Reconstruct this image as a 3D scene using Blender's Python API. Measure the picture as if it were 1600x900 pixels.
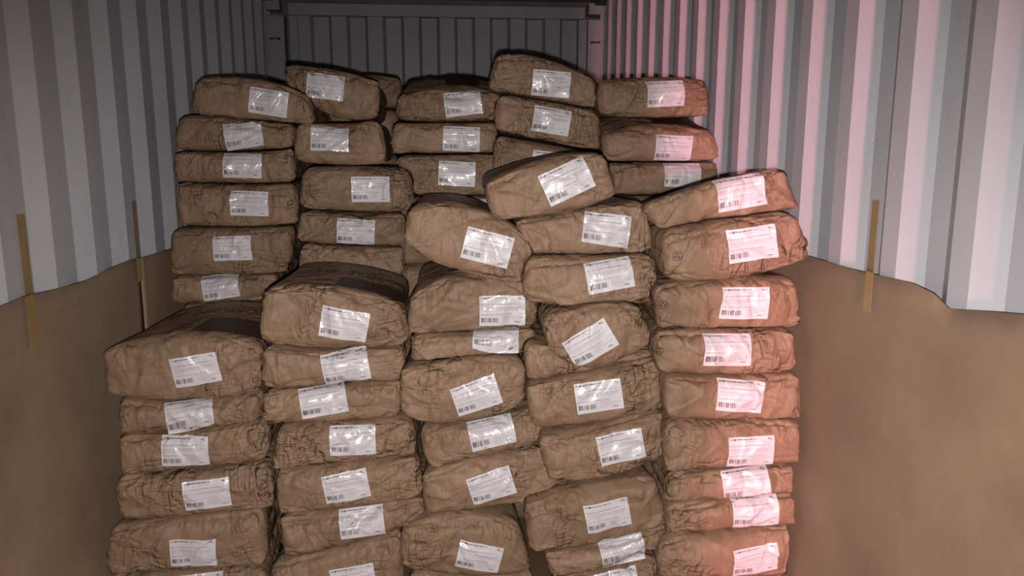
import bpy, math, random
import numpy as np
from mathutils import Vector
from mathutils.bvhtree import BVHTree

for o in list(bpy.data.objects):
    bpy.data.objects.remove(o, do_unlink=True)
scene = bpy.context.scene
col = scene.collection

# ------------------------------------------------------------------ camera
F, PITCH, YAW = 1200.0, math.radians(10.23), math.radians(5.0)
CAM = np.array([0.03, 0.0, 1.62])
cam = bpy.data.cameras.new('camera')
cam.sensor_width = 36.0
cam.lens = F / 1600 * 36
cam.clip_start = 0.05
cam_ob = bpy.data.objects.new('camera', cam)
cam_ob.location = CAM
cam_ob.rotation_euler = (math.pi / 2 - PITCH, 0, -YAW)
col.objects.link(cam_ob)
scene.camera = cam_ob

# ------------------------------------------------------------------ light
w = bpy.data.worlds.new('world')
scene.world = w
w.use_nodes = True
bg = w.node_tree.nodes['Background']
bg.inputs['Color'].default_value = (0.60, 0.45, 0.38, 1)
bg.inputs['Strength'].default_value = 0.04

def lamp(name, kind, loc, energy, color, **kw):
    d = bpy.data.lights.new(name, kind)
    d.energy = energy
    d.color = color
    for k, v in kw.items():
        setattr(d, k, v)
    o = bpy.data.objects.new(name, d)
    o.location = loc
    col.objects.link(o)
    return o

# the camera's own flash, just under the lens
fl_ = lamp('flash', 'SPOT', (0.033, 0.0, 1.572), 270.0, (1.0, 0.94, 0.92), shadow_soft_size=0.012,
           spot_size=math.radians(110), spot_blend=1.0)
fl_.rotation_euler = (math.radians(66), 0, -YAW - 0.03)
# pink lamp at the open door on the right, shining along the right wall
pk = lamp('pink_lamp', 'AREA', (0.66, -0.9, 1.35), 4.5, (1.0, 0.39, 0.46),
          shape='RECTANGLE', size=0.40, size_y=2.9, spread=math.radians(6))
pk.rotation_euler = (math.radians(90), 0, math.radians(-7.0))

vs = scene.view_settings
vs.view_transform = 'Standard'
vs.look = 'None'
vs.exposure = 0.08
vs.gamma = 1.0
vs.use_curve_mapping = False

# ------------------------------------------------------------------ helpers
def ray(px, py):
    x, y = (px - 800) / F, (450 - py) / F
    cp, sp = math.cos(PITCH), math.sin(PITCH)
    d = (x, cp + y * sp, -sp + y * cp)
    c, s = math.cos(YAW), math.sin(YAW)
    return np.array([d[0] * c + d[1] * s, -d[0] * s + d[1] * c, d[2]])
def at_y(px, py, Y):
    d = ray(px, py); return CAM + d * (Y / d[1])
def at_x(px, py, X):
    d = ray(px, py); return CAM + d * ((X - CAM[0]) / d[0])
def at_z(px, py, Z):
    d = ray(px, py); return CAM + d * ((Z - CAM[2]) / d[2])

def mesh_obj(name, V, Fc, mat, parent=None, smooth=False, uv=None):
    me = bpy.data.meshes.new(name)
    me.from_pydata([tuple(map(float, v)) for v in V], [], [tuple(f) for f in Fc])
    me.materials.append(mat)
    if smooth:
        me.polygons.foreach_set('use_smooth', [True] * len(me.polygons))
    if uv is not None:
        lay = me.uv_layers.new(name='uv')
        for l in me.loops:
            lay.data[l.index].uv = uv[l.vertex_index]
    me.update()
    o = bpy.data.objects.new(name, me)
    col.objects.link(o)
    if parent is not None:
        o.parent = parent
    return o

def box(V, Fc, x0, x1, y0, y1, z0, z1):
    n = len(V)
    V += [(x0, y0, z0), (x1, y0, z0), (x1, y1, z0), (x0, y1, z0), (x0, y0, z1), (x1, y0, z1), (x1, y1, z1), (x0, y1, z1)]
    Fc += [tuple(n + i for i in f) for f in ((0, 3, 2, 1), (4, 5, 6, 7), (0, 1, 5, 4), (1, 2, 6, 5), (2, 3, 7, 6), (3, 0, 4, 7))]

def box_obj(name, dims, mat, parent=None, bevel=0.0):
    V, Fc = [], []
    box(V, Fc, *dims)
    o = mesh_obj(name, V, Fc, mat, parent)
    if bevel:
        m = o.modifiers.new('bevel', 'BEVEL'); m.width = bevel; m.segments = 2
    return o

def structure(o):
    o['kind'] = 'structure'
    return o

def tag(o, label, cat, group=None):
    o['label'] = label
    o['category'] = cat
    if group:
        o['group'] = group
    return o

# ------------------------------------------------------------------ materials
class NT:
    """tiny node-graph writer"""
    def __init__(s, name, rough=0.6, spec=0.5):
        s.m = bpy.data.materials.new(name)
        s.m.use_nodes = True
        s.t = s.m.node_tree
        s.b = s.t.nodes['Principled BSDF']
        s.b.inputs['Roughness'].default_value = rough
        s.b.inputs['Specular IOR Level'].default_value = spec
    def n(s, kind, **kw):
        nd = s.t.nodes.new(kind)
        for k, v in kw.items():
            setattr(nd, k, v)
        return nd
    def put(s, sock, v):
        if isinstance(v, bpy.types.NodeSocket):
            s.t.links.new(v, sock)
        else:
            sock.default_value = v
    def math(s, op, a, b=None, c=None, clamp=False):
        nd = s.n('ShaderNodeMath', operation=op, use_clamp=clamp)
        s.put(nd.inputs[0], a)
        if b is not None: s.put(nd.inputs[1], b)
        if c is not None: s.put(nd.inputs[2], c)
        return nd.outputs[0]
    def ramp(s, fac, stops, interp='LINEAR'):
        nd = s.n('ShaderNodeValToRGB')
        cr = nd.color_ramp
        cr.interpolation = interp
        while len(cr.elements) < len(stops):
            cr.elements.new(1.0)
        for e, (p, c) in zip(cr.elements, stops):
            e.position = p
        for e, (p, c) in zip(cr.elements, stops):
            e.color = c if len(c) == 4 else (*c, 1)
        s.put(nd.inputs[0], fac)
        return nd.outputs[0]
    def mix(s, fac, a, b, mode='MIX'):
        nd = s.n('ShaderNodeMix', data_type='RGBA', blend_type=mode)
        s.put(nd.inputs[0], fac)
        s.put(nd.inputs[6], a if isinstance(a, bpy.types.NodeSocket) else (*a, 1))
        s.put(nd.inputs[7], b if isinstance(b, bpy.types.NodeSocket) else (*b, 1))
        return nd.outputs[2]
    def noise(s, vec, scale, detail=4, rough=0.55, dist=0.0, col=False):
        nd = s.n('ShaderNodeTexNoise')
        s.put(nd.inputs['Vector'], vec)
        nd.inputs['Scale'].default_value = scale
        nd.inputs['Detail'].default_value = detail
        nd.inputs['Roughness'].default_value = rough
        nd.inputs['Distortion'].default_value = dist
        return nd.outputs[1 if col else 0]
    def obj_coord(s, scale=(1, 1, 1), shift=False):
        tc = s.n('ShaderNodeTexCoord')
        mp = s.n('ShaderNodeMapping')
        s.put(mp.inputs[0], tc.outputs['Object'])
        mp.inputs['Scale'].default_value = scale
        if shift:
            oi = s.n('ShaderNodeObjectInfo')
            s.put(mp.inputs['Location'], s.math('MULTIPLY', oi.outputs['Random'], 40.0))
            s.rand = oi.outputs['Random']
        return mp.outputs[0]
    def bump(s, h, strength, dist, prev=None):
        nd = s.n('ShaderNodeBump')
        nd.inputs['Strength'].default_value = strength
        nd.inputs['Distance'].default_value = dist
        s.put(nd.inputs['Height'], h)
        if prev is not None:
            s.put(nd.inputs['Normal'], prev)
        return nd.outputs[0]
    def vadd(s, a, b, k):
        sc = s.n('ShaderNodeVectorMath', operation='SCALE'); s.put(sc.inputs[0], b); sc.inputs['Scale'].default_value = k
        ad = s.n('ShaderNodeVectorMath', operation='ADD'); s.put(ad.inputs[0], a); s.put(ad.inputs[1], sc.outputs[0])
        return ad.outputs[0]

def kraft_material():
    k = NT('kraft_paper', 0.58, 0.32)
    v = k.obj_coord(shift=True)
    warp = k.noise(v, 5.0, 2, col=True)
    vw = k.vadd(v, warp, 0.10)
    # crumple: two sizes of facets, and fibre grain
    vo = k.n('ShaderNodeTexVoronoi', feature='F1'); k.put(vo.inputs['Vector'], vw); vo.inputs['Scale'].default_value = 15
    mp = k.n('ShaderNodeMapping'); k.put(mp.inputs[0], vw); mp.inputs['Scale'].default_value = (60, 14, 16); mp.inputs['Rotation'].default_value = (0, 0.25, 0)
    ripple = k.noise(mp.outputs[0], 1.0, 2)
    def facets(scale, rot):
        m = k.n('ShaderNodeMapping'); k.put(m.inputs[0], vw); m.inputs['Scale'].default_value = scale; m.inputs['Rotation'].default_value = rot
        f = k.n('ShaderNodeTexVoronoi', feature='F1'); k.put(f.inputs['Vector'], m.outputs[0]); f.inputs['Scale'].default_value = 1.0
        dl = k.n('ShaderNodeVectorMath', operation='SUBTRACT'); k.put(dl.inputs[0], m.outputs[0]); k.put(dl.inputs[1], f.outputs['Position'])
        rc = k.n('ShaderNodeVectorMath', operation='SUBTRACT'); k.put(rc.inputs[0], f.outputs['Color']); rc.inputs[1].default_value = (0.5, 0.5, 0.5)
        dp = k.n('ShaderNodeVectorMath', operation='DOT_PRODUCT'); k.put(dp.inputs[0], dl.outputs[0]); k.put(dp.inputs[1], rc.outputs[0])
        return dp.outputs['Value']
    where = k.ramp(k.noise(v, 5.0, 2), [(0.48, (0.03, 0.03, 0.03)), (0.66, (1, 1, 1))])
    def crease(sx, sy, sz, rot):
        m = k.n('ShaderNodeMapping'); k.put(m.inputs[0], vw); m.inputs['Scale'].default_value = (sx, sy, sz); m.inputs['Rotation'].default_value = rot
        f = k.noise(m.outputs[0], 1.0, 1.5, 0.45)
        r = k.math('ABSOLUTE', k.math('SUBTRACT', f, 0.5))
        return k.math('MINIMUM', k.math('MULTIPLY', r, 8.0), 1.0)
    h = k.math('MULTIPLY', facets((13, 9, 20), (0, 0.35, 0)), 0.75)
    h = k.math('ADD', h, k.math('MULTIPLY', k.math('MULTIPLY', facets((46, 26, 30), (0.4, -0.4, 0)), where), 0.30))
    h = k.math('ADD', h, k.math('MULTIPLY', crease(9, 7, 7, (0, 0, 0)), 0.24))
    h = k.math('ADD', h, k.math('MULTIPLY', k.math('MULTIPLY', crease(34, 14, 11, (0, 0.5, 0)), where), 0.42))
    h = k.math('ADD', h, k.math('MULTIPLY', k.math('MULTIPLY', crease(12, 18, 38, (0.3, -0.5, 0)), where), 0.34))
    h = k.math('ADD', h, k.math('MULTIPLY', vo.outputs['Distance'], 0.25))
    h = k.math('ADD', h, k.math('MULTIPLY', ripple, 0.22))
    n1 = k.bump(h, 1.0, 0.016)
    n2 = k.bump(k.noise(v, 260, 3), 0.25, 0.0008, n1)
    k.put(k.b.inputs['Normal'], n2)
    base = k.ramp(k.noise(v, 7.0, 5, 0.6), [(0.30, (0.196, 0.123, 0.076)), (0.70, (0.262, 0.169, 0.107))])
    fibre = k.ramp(k.noise(v, 190, 3, 0.7), [(0.30, (0.86, 0.85, 0.84)), (0.72, (1.06, 1.06, 1.06))])
    c = k.mix(1.0, base, fibre, 'MULTIPLY')
    tone = k.ramp(k.rand, [(0.0, (0.92, 0.91, 0.90)), (1.0, (1.07, 1.07, 1.07))])
    c = k.mix(1.0, c, tone, 'MULTIPLY')
    k.put(k.b.inputs['Base Color'], c)
    return k.m

def sticker_material():
    k = NT('printed_white_sticker', 0.36, 0.4)
    uvn = k.n('ShaderNodeUVMap')
    sep = k.n('ShaderNodeSeparateXYZ'); k.put(sep.inputs[0], uvn.outputs[0])
    u, v = sep.outputs[0], sep.outputs[1]
    def rows(table):
        # (v start, darkness, u start, u end)
        r = k.ramp(v, [(p, (d, a, b)) for p, d, a, b in table], 'CONSTANT')
        sp = k.n('ShaderNodeSeparateColor'); k.put(sp.inputs[0], r)
        inside = k.math('MULTIPLY', k.math('GREATER_THAN', u, sp.outputs[1]), k.math('LESS_THAN', u, sp.outputs[2]))
        return k.math('MULTIPLY', inside, sp.outputs[0])
    t1 = rows([(0.0, 0, 0, 0), (0.085, .20, .55, .90), (0.105, 0, 0, 0), (0.14, .38, .50, .68), (0.165, 0, 0, 0), (0.195, .38, .50, .80),
               (0.22, 0, 0, 0), (0.25, .38, .50, .93), (0.275, 0, 0, 0), (0.305, .40, .50, .74), (0.33, 0, 0, 0)])
    t2 = rows([(0.0, 0, 0, 0), (0.375, .55, .03, .72), (0.40, 0, 0, 0), (0.47, .30, .03, .32), (0.49, 0, 0, 0), (0.515, .40, .03, .86),
               (0.535, 0, 0, 0), (0.555, .45, .03, .91), (0.58, 0, 0, 0), (0.60, .45, .03, .93), (0.625, 0, 0, 0),
               (0.665, .42, .03, .30), (0.685, 0, 0, 0), (0.71, .60, .03, .88), (0.735, 0, 0, 0)])
    t3 = rows([(0.0, 0, 0, 0), (0.835, .35, .34, .55), (0.855, 0, 0, 0), (0.895, .85, .03, .62), (0.935, 0, 0, 0)])
    t4 = rows([(0.0, 0, 0, 0), (0.10, .75, .78, .88), (0.13, 0, 0, 0), (0.86, .75, .90, .96), (0.885, .0, .85, .95), (0.89, .8, .85, .91), (0.93, 0, 0, 0)])
    comb = k.n('ShaderNodeCombineXYZ')
    k.put(comb.inputs[0], k.math('FLOOR', k.math('MULTIPLY', u, 95)))
    k.put(comb.inputs[1], k.math('FLOOR', k.math('MULTIPLY', v, 42)))
    wn = k.n('ShaderNodeTexWhiteNoise', noise_dimensions='2D'); k.put(wn.inputs['Vector'], comb.outputs[0])
    ch = k.math('MULTIPLY_ADD', k.math('GREATER_THAN', wn.outputs[0], 0.28), 0.8, 0.2)
    txt = k.math('MULTIPLY', k.math('MAXIMUM', k.math('MAXIMUM', t1, t2), t3), ch)
    txt = k.math('MAXIMUM', txt, t4)
    # round dot in the heading
    du = k.math('SUBTRACT', u, 0.135); dv = k.math('MULTIPLY', k.math('SUBTRACT', v, 0.915), 0.68)
    dd = k.math('ADD', k.math('MULTIPLY', du, du), k.math('MULTIPLY', dv, dv))
    txt = k.math('MAXIMUM', txt, k.math('MULTIPLY', k.math('LESS_THAN', dd, 0.0005), 0.95))
    # barcode
    wn2 = k.n('ShaderNodeTexWhiteNoise', noise_dimensions='1D')
    k.put(wn2.inputs['W'], k.math('FLOOR', k.math('MULTIPLY', u, 150)))
    bar = k.math('GREATER_THAN', wn2.outputs[0], 0.33)
    ib = k.math('MULTIPLY', k.math('MULTIPLY', k.math('GREATER_THAN', u, 0.035), k.math('LESS_THAN', u, 0.43)),
                k.math('MULTIPLY', k.math('GREATER_THAN', v, 0.12), k.math('LESS_THAN', v, 0.28)))
    txt = k.math('MAXIMUM', txt, k.math('MULTIPLY', k.math('MULTIPLY', bar, ib), 0.88))
    oc = k.obj_coord(shift=True)
    fade = k.ramp(k.noise(oc, 30, 2), [(0.35, (0.75, 0.75, 0.75)), (0.6, (1, 1, 1))])
    txt = k.math('MULTIPLY', txt, fade)
    c = k.mix(txt, (0.57, 0.545, 0.565), (0.06, 0.05, 0.055))
    k.put(k.b.inputs['Base Color'], c)
    mp = k.n('ShaderNodeMapping'); k.put(mp.inputs[0], k.vadd(oc, k.noise(oc, 14, 1, col=True), 0.06)); mp.inputs['Scale'].default_value = (42, 20, 22); mp.inputs['Rotation'].default_value = (0.2, 0.5, 0.3)
    n1 = k.bump(k.noise(mp.outputs[0], 1.0, 2, 0.5, 0.4), 0.28, 0.006)
    k.put(k.b.inputs['Normal'], n1)
    k.b.inputs['Coat Weight'].default_value = 0.4
    k.b.inputs['Coat Roughness'].default_value = 0.13
    k.put(k.b.inputs['Coat Normal'], n1)
    return k.m

def plain(name, c1, c2, scale, rough=0.6, spec=0.4, bump=0.1, bscale=80, bdist=0.001, stretch=(1, 1, 1)):
    k = NT(name, rough, spec)
    v = k.obj_coord(stretch)
    k.put(k.b.inputs['Base Color'], k.ramp(k.noise(v, scale, 6, 0.6), [(0.30, c1), (0.70, c2)]))
    k.put(k.b.inputs['Normal'], k.bump(k.noise(v, bscale, 3), bump, bdist))
    return k.m

def steel_material():
    k = NT('painted_container_steel', 0.42, 0.45)
    v = k.obj_coord()
    base = k.ramp(k.noise(v, 1.6, 4), [(0.3, (0.43, 0.435, 0.46)), (0.7, (0.50, 0.50, 0.53))])
    mp = k.n('ShaderNodeMapping'); k.put(mp.inputs[0], v); mp.inputs['Scale'].default_value = (30, 30, 1.6)
    dirt = k.ramp(k.noise(mp.outputs[0], 1.0, 5, 0.65), [(0.52, (0, 0, 0)), (0.74, (1, 1, 1))])
    patch = k.ramp(k.noise(v, 9.0, 5, 0.7), [(0.50, (0, 0, 0)), (0.68, (1, 1, 1))])
    f = k.math('MULTIPLY', k.math('MULTIPLY', dirt, patch), 0.55)
    c = k.mix(f, base, (0.30, 0.27, 0.25))
    chips = k.math('MULTIPLY', k.ramp(k.noise(v, 38, 3, 0.5), [(0.72, (0, 0, 0)), (0.74, (1, 1, 1))]), 0.5)
    c = k.mix(chips, c, (0.62, 0.62, 0.62))
    k.put(k.b.inputs['Base Color'], c)
    n1 = k.bump(k.noise(v, 6.0, 3), 0.25, 0.01)
    k.put(k.b.inputs['Normal'], k.bump(k.noise(v, 220, 2), 0.2, 0.0005, n1))
    return k.m

KRAFT = kraft_material()
STICKER = sticker_material()
STEEL = steel_material()
REAR = plain('rear_panel_paint', (0.23, 0.225, 0.235), (0.28, 0.278, 0.29), 3, 0.5, 0.4, 0.2, 60)
DARKSTEEL = plain('dark_rail_paint', (0.10, 0.085, 0.08), (0.15, 0.13, 0.12), 8, 0.6, 0.3)
LINER = plain('kraft_liner_board', (0.225, 0.152, 0.101), (0.335, 0.234, 0.155), 2.3, 0.62, 0.3, 0.25, 14, 0.006)
TAPE = plain('tan_packing_tape', (0.30, 0.195, 0.075), (0.36, 0.24, 0.10), 12, 0.35, 0.5, 0.3, 60)
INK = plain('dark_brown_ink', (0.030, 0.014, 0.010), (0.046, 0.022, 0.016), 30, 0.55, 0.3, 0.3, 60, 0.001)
INKTHIN = plain('faded_brown_ink', (0.058, 0.032, 0.021), (0.085, 0.048, 0.032), 120, 0.6, 0.3)
PLY = plain('container_plywood_floor', (0.10, 0.060, 0.036), (0.17, 0.105, 0.062), 5, 0.6, 0.3, 0.3, 60, 0.002, (1, .15, 1))

# ------------------------------------------------------------------ container shell
Y0, YB, ZC = -0.35, 5.80, 2.69
XI, XO = 1.175, 1.211
def side_wall(name, sgn, phase):
    prof = []
    kmin = int(math.floor((Y0 - phase) / 0.278))
    y = phase + kmin * 0.278
    while y < YB:
        prof += [(y, XO), (y + 0.068, XI), (y + 0.138, XI), (y + 0.206, XO)]
        y += 0.278
    prof = [(min(max(a, Y0), YB), b) for a, b in prof]
    V, Fc = [], []
    zs = (0.0, 2.64)
    for a, b in prof:
        for z in zs:
            V.append((sgn * b, a, z))
        for z in zs:
            V.append((sgn * (b + 0.002), a, z))
    for i in range(len(prof) - 1):
        q = 4 * i
        f = [(q, q + 4, q + 5, q + 1), (q + 2, q + 3, q + 7, q + 6), (q + 1, q + 5, q + 7, q + 3)]
        Fc += f if sgn < 0 else [t[::-1] for t in f]
    o = structure(mesh_obj(name, V, Fc, STEEL))
    b = o.modifiers.new('bevel', 'BEVEL'); b.width = 0.004; b.segments = 2; b.angle_limit = math.radians(15)
    return o
side_wall('wall_left', -1, 2.405)
side_wall('wall_right', 1, 2.612)
structure(box_obj('trim_1', (-1.26, -1.125, Y0, YB, 2.635, ZC), DARKSTEEL, bevel=0.006))
structure(box_obj('trim_2', (1.125, 1.26, Y0, YB, 2.635, ZC), DARKSTEEL, bevel=0.006))
# ceiling: shallow stamped sheet
V, Fc = [], []
ys = np.arange(Y0, YB + 0.3, 0.0525)
for i, y in enumerate(ys):
    z = ZC + (0.018 if i % 4 in (1, 2) else 0.0)
    V += [(-1.24, y, z), (1.24, y, z)]
for i in range(len(ys) - 1):
    Fc.append((2 * i, 2 * i + 1, 2 * i + 3, 2 * i + 2))
structure(mesh_obj('ceiling', V, Fc, DARKSTEEL))
# floor: plywood boards
fl = structure(box_obj('floor', (-1.24, 1.24, Y0, YB + 0.1, -0.06, -0.028), DARKSTEEL))
for i in range(4):
    for j in range(3):
        x0 = -1.21 + i * 0.606; y0 = Y0 + j * 2.07
        box_obj('floor_board', (x0, x0 + 0.602, y0, y0 + 2.066, -0.028, 0.0), PLY, fl)
# rear wall: corrugated panel in a frame between two corner posts
prof = []
x = -1.01
k = 0
while x < 1.04:
    d = 0.0 if k % 2 == 0 else 0.048
    prof += [(x, YB + d), (x + 0.108, YB + d)]
    x += 0.108 + 0.020
    k += 1
V = [(a, b, z) for a, b in prof for z in (0.0, 2.553)]
Fc = [(2 * i, 2 * i + 2, 2 * i + 3, 2 * i + 1) for i in range(len(prof) - 1)]
bw = structure(mesh_obj('wall_back', V, Fc, REAR))
bv = bw.modifiers.new('bevel', 'BEVEL'); bv.width = 0.004; bv.segments = 2; bv.angle_limit = math.radians(15)
box_obj('backing_sheet', (-1.23, 1.23, YB + 0.10, YB + 0.11, 0.0, ZC), DARKSTEEL, bw)
box_obj('frame_rail', (-1.046, 1.068, YB - 0.03, YB + 0.05, 2.551, 2.634), REAR, bw, 0.004)
box_obj('frame_stile', (-1.046, -0.985, YB - 0.024, YB + 0.05, 0.0, 2.549), REAR, bw, 0.004)
box_obj('frame_stile', (1.022, 1.068, YB - 0.024, YB + 0.05, 0.0, 2.549), REAR, bw, 0.004)
for s in (-1, 1):
    a, b = sorted((s * 1.072, s * 1.20))
    po = structure(box_obj('trim_%d' % (3 if s < 0 else 4), (a if s < 0 else a + 0.012, b, YB - 0.06, YB + 0.05, 0.0, 2.548), REAR, bevel=0.01))
    box_obj('corner_block', (a + (0.012 if s > 0 else 0.006), b - 0.02, YB - 0.09, YB + 0.02, 2.575, 2.655), REAR, po, 0.006)
    V, Fc = [], []
    box(V, Fc, a + 0.035, b - 0.03, YB - 0.085, YB - 0.073, 2.378, 2.390)
    box(V, Fc, a + 0.035, a + 0.047, YB - 0.085, YB - 0.058, 2.378, 2.390)
    box(V, Fc, b - 0.042, b - 0.03, YB - 0.085, YB - 0.058, 2.378, 2.390)
    mesh_obj('lashing_rod', V, Fc, DARKSTEEL, po)

# ------------------------------------------------------------------ liner boards and tape
def board(name, sgn, top, label, th=0.006, seed=0, xoff=0.0):
    """kraft board standing against the side wall, top edge through (y, z) points"""
    top = sorted(top)
    ty = [t[0] for t in top]; tz = [t[1] for t in top]
    ys = np.unique(np.concatenate([np.linspace(ty[0], ty[-1], 70), ty]))
    rs = np.random.RandomState(seed)
    ph = rs.rand(6) * 6.28
    nz = 22
    V, Fc = [], []
    for y in ys:
        zt = np.interp(y, ty, tz) + 0.003 * math.sin(9 * y + ph[4])
        for j in range(nz + 1):
            t = j / nz
            wob = 0.0045 * math.sin(2.3 * y + ph[0] + 2 * t) + 0.003 * math.sin(5.1 * y + ph[1] - 3 * t) + 0.002 * math.sin(9.0 * t + ph[2] + y)
            xx = 1.160 - xoff + min(wob, 0.006) - 0.004 * t
            V.append((sgn * xx, y, zt * t + 0.002 * (1 - t)))
    n1 = nz + 1
    for i in range(len(ys) - 1):
        for j in range(nz):
            q = i * n1 + j
            f = (q, q + n1, q + n1 + 1, q + 1)
            Fc.append(f if sgn < 0 else f[::-1])
    o = mesh_obj(name, V, Fc, LINER, smooth=True)
    sm = o.modifiers.new('solid', 'SOLIDIFY'); sm.thickness = th; sm.offset = -1
    tag(o, label, 'liner', 'brown liner boards along the side walls')
    return o
def edge_pts(sgn, pix):
    return [(p[1], p[2]) for p in (at_x(a, b, sgn * 1.158) for a, b in pix)]
L = edge_pts(-1, [(213, 404), (205, 405), (135, 437), (36, 465), (0, 480)])
board('liner_board', -1, [(0.25, 1.19)] + L, 'near brown kraft liner board on the left wall, taped at two places', seed=1)
L2 = edge_pts(-1, [(262, 391), (214, 403)])
board('liner_board', -1, L2 + [(5.6, 1.20)], 'narrow darker far liner board on the left wall, ending behind the sacks', seed=2, xoff=0.009)
R = edge_pts(1, [(1270, 403), (1370, 428), (1425, 443), (1458, 460), (1482, 484), (1550, 487), (1600, 490)])
board('liner_board', 1, [(0.25, 1.29)] + R + [(5.6, 1.28)], 'brown kraft liner board on the right wall with a stepped torn top edge', seed=3)

def tape(sgn, pts, wid, label):
    """pts: (X distance, y, z) down the strip"""
    V, Fc = [], []
    for (xx, y, z) in pts:
        V += [(sgn * xx, y - wid / 2, z), (sgn * xx, y + wid / 2, z), (sgn * (xx - 0.0006), y - wid / 2, z), (sgn * (xx - 0.0006), y + wid / 2, z)]
    for i in range(len(pts) - 1):
        q = 4 * i
        for f in ((q, q + 1, q + 5, q + 4), (q + 2, q + 6, q + 7, q + 3), (q, q + 4, q + 6, q + 2), (q + 1, q + 3, q + 7, q + 5)):
            Fc.append(f)
    o = mesh_obj('tape_strip', V, Fc, TAPE)
    tag(o, label, 'tape', 'tan tape strips holding the liner boards')
def tape_px(sgn, up, mid, low, wid, label, tx=1.1445):
    wx = 1.2085                                                  # on the recessed flat of the wall
    a = at_x(*up, sgn * wx)
    zt = at_x(*mid, sgn * 1.158)[2] + 0.004                      # top edge of the board
    ctr = (2.405 if sgn < 0 else 2.612) - 0.036
    ya = ctr + round((a[1] - ctr) / 0.278) * 0.278
    k = (sgn * wx - CAM[0]) / (sgn * tx - CAM[0])
    za = CAM[2] + (zt - CAM[2]) * k
    yb = ya / k
    zl = at_x(*low, sgn * tx)[2]
    tape(sgn, [(wx, ya, a[2]), (wx, ya, za + 0.04), (wx, ya, za + 0.006), (tx, yb, zt), (tx, yb, zt - 0.03), (tx, yb, zl)], wid, label)
tape_px(-1, (8, 338), (27, 468), (40, 552), 0.045, 'tan tape strip over the left board edge, at the left border of the photo')
tape_px(-1, (203, 315), (211, 404), (218, 440), 0.045, 'narrow tan tape strip on the left wall, nearer the sacks', 1.136)
tape_px(1, (1389, 315), (1375, 429), (1369, 492), 0.034, 'tan tape strip hanging over the right board edge')

# ------------------------------------------------------------------ sacks
def grid_template(nx, ny, nz):
    ids = {}
    pts = []
    def vid(i, j, k):
        key = (i, j, k)
        if key not in ids:
            ids[key] = len(pts); pts.append(key)
        return ids[key]
    faces = []
    for i in range(nx):
        for k in range(nz):
            faces.append((vid(i, 0, k), vid(i + 1, 0, k), vid(i + 1, 0, k + 1), vid(i, 0, k + 1)))
            faces.append((vid(i, ny, k), vid(i, ny, k + 1), vid(i + 1, ny, k + 1), vid(i + 1, ny, k)))
    for i in range(nx):
        for j in range(ny):
            faces.append((vid(i, j, nz), vid(i + 1, j, nz), vid(i + 1, j + 1, nz), vid(i, j + 1, nz)))
            faces.append((vid(i, j, 0), vid(i, j + 1, 0), vid(i + 1, j + 1, 0), vid(i + 1, j, 0)))
    for j in range(ny):
        for k in range(nz):
            faces.append((vid(nx, j, k), vid(nx, j + 1, k), vid(nx, j + 1, k + 1), vid(nx, j, k + 1)))
            faces.append((vid(0, j, k), vid(0, j, k + 1), vid(0, j + 1, k + 1), vid(0, j + 1, k)))
    P = np.array(pts, float)
    return P, np.array(faces, np.int32)

def prep(nx, ny, nz):
    P, Fc = grid_template(nx, ny, nz)
    a = P[:, 0] / nx * 2 - 1
    t = P[:, 1] / ny
    b = (0.30 * t + 0.70 * t ** 2.4) * 2 - 1      # finer towards the front
    c = P[:, 2] / nz * 2 - 1
    # finer towards the rounded edges
    a = np.sign(a) * (1 - (1 - np.abs(a)) ** 1.15)
    c = np.sign(c) * (1 - (1 - np.abs(c)) ** 1.10)
    return np.stack([a, b, c], 1), Fc
FINE = prep(110, 32, 38)
COARSE = prep(22, 12, 10)

def quad_curve(p0, p1, p2, u):
    # through three points at u = 0, .5, 1
    l0 = 2 * (u - .5) * (u - 1); l1 = -4 * u * (u - 1); l2 = 2 * u * (u - .5)
    return l0[:, None] * p0 + l1[:, None] * p1 + l2[:, None] * p2

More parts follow.
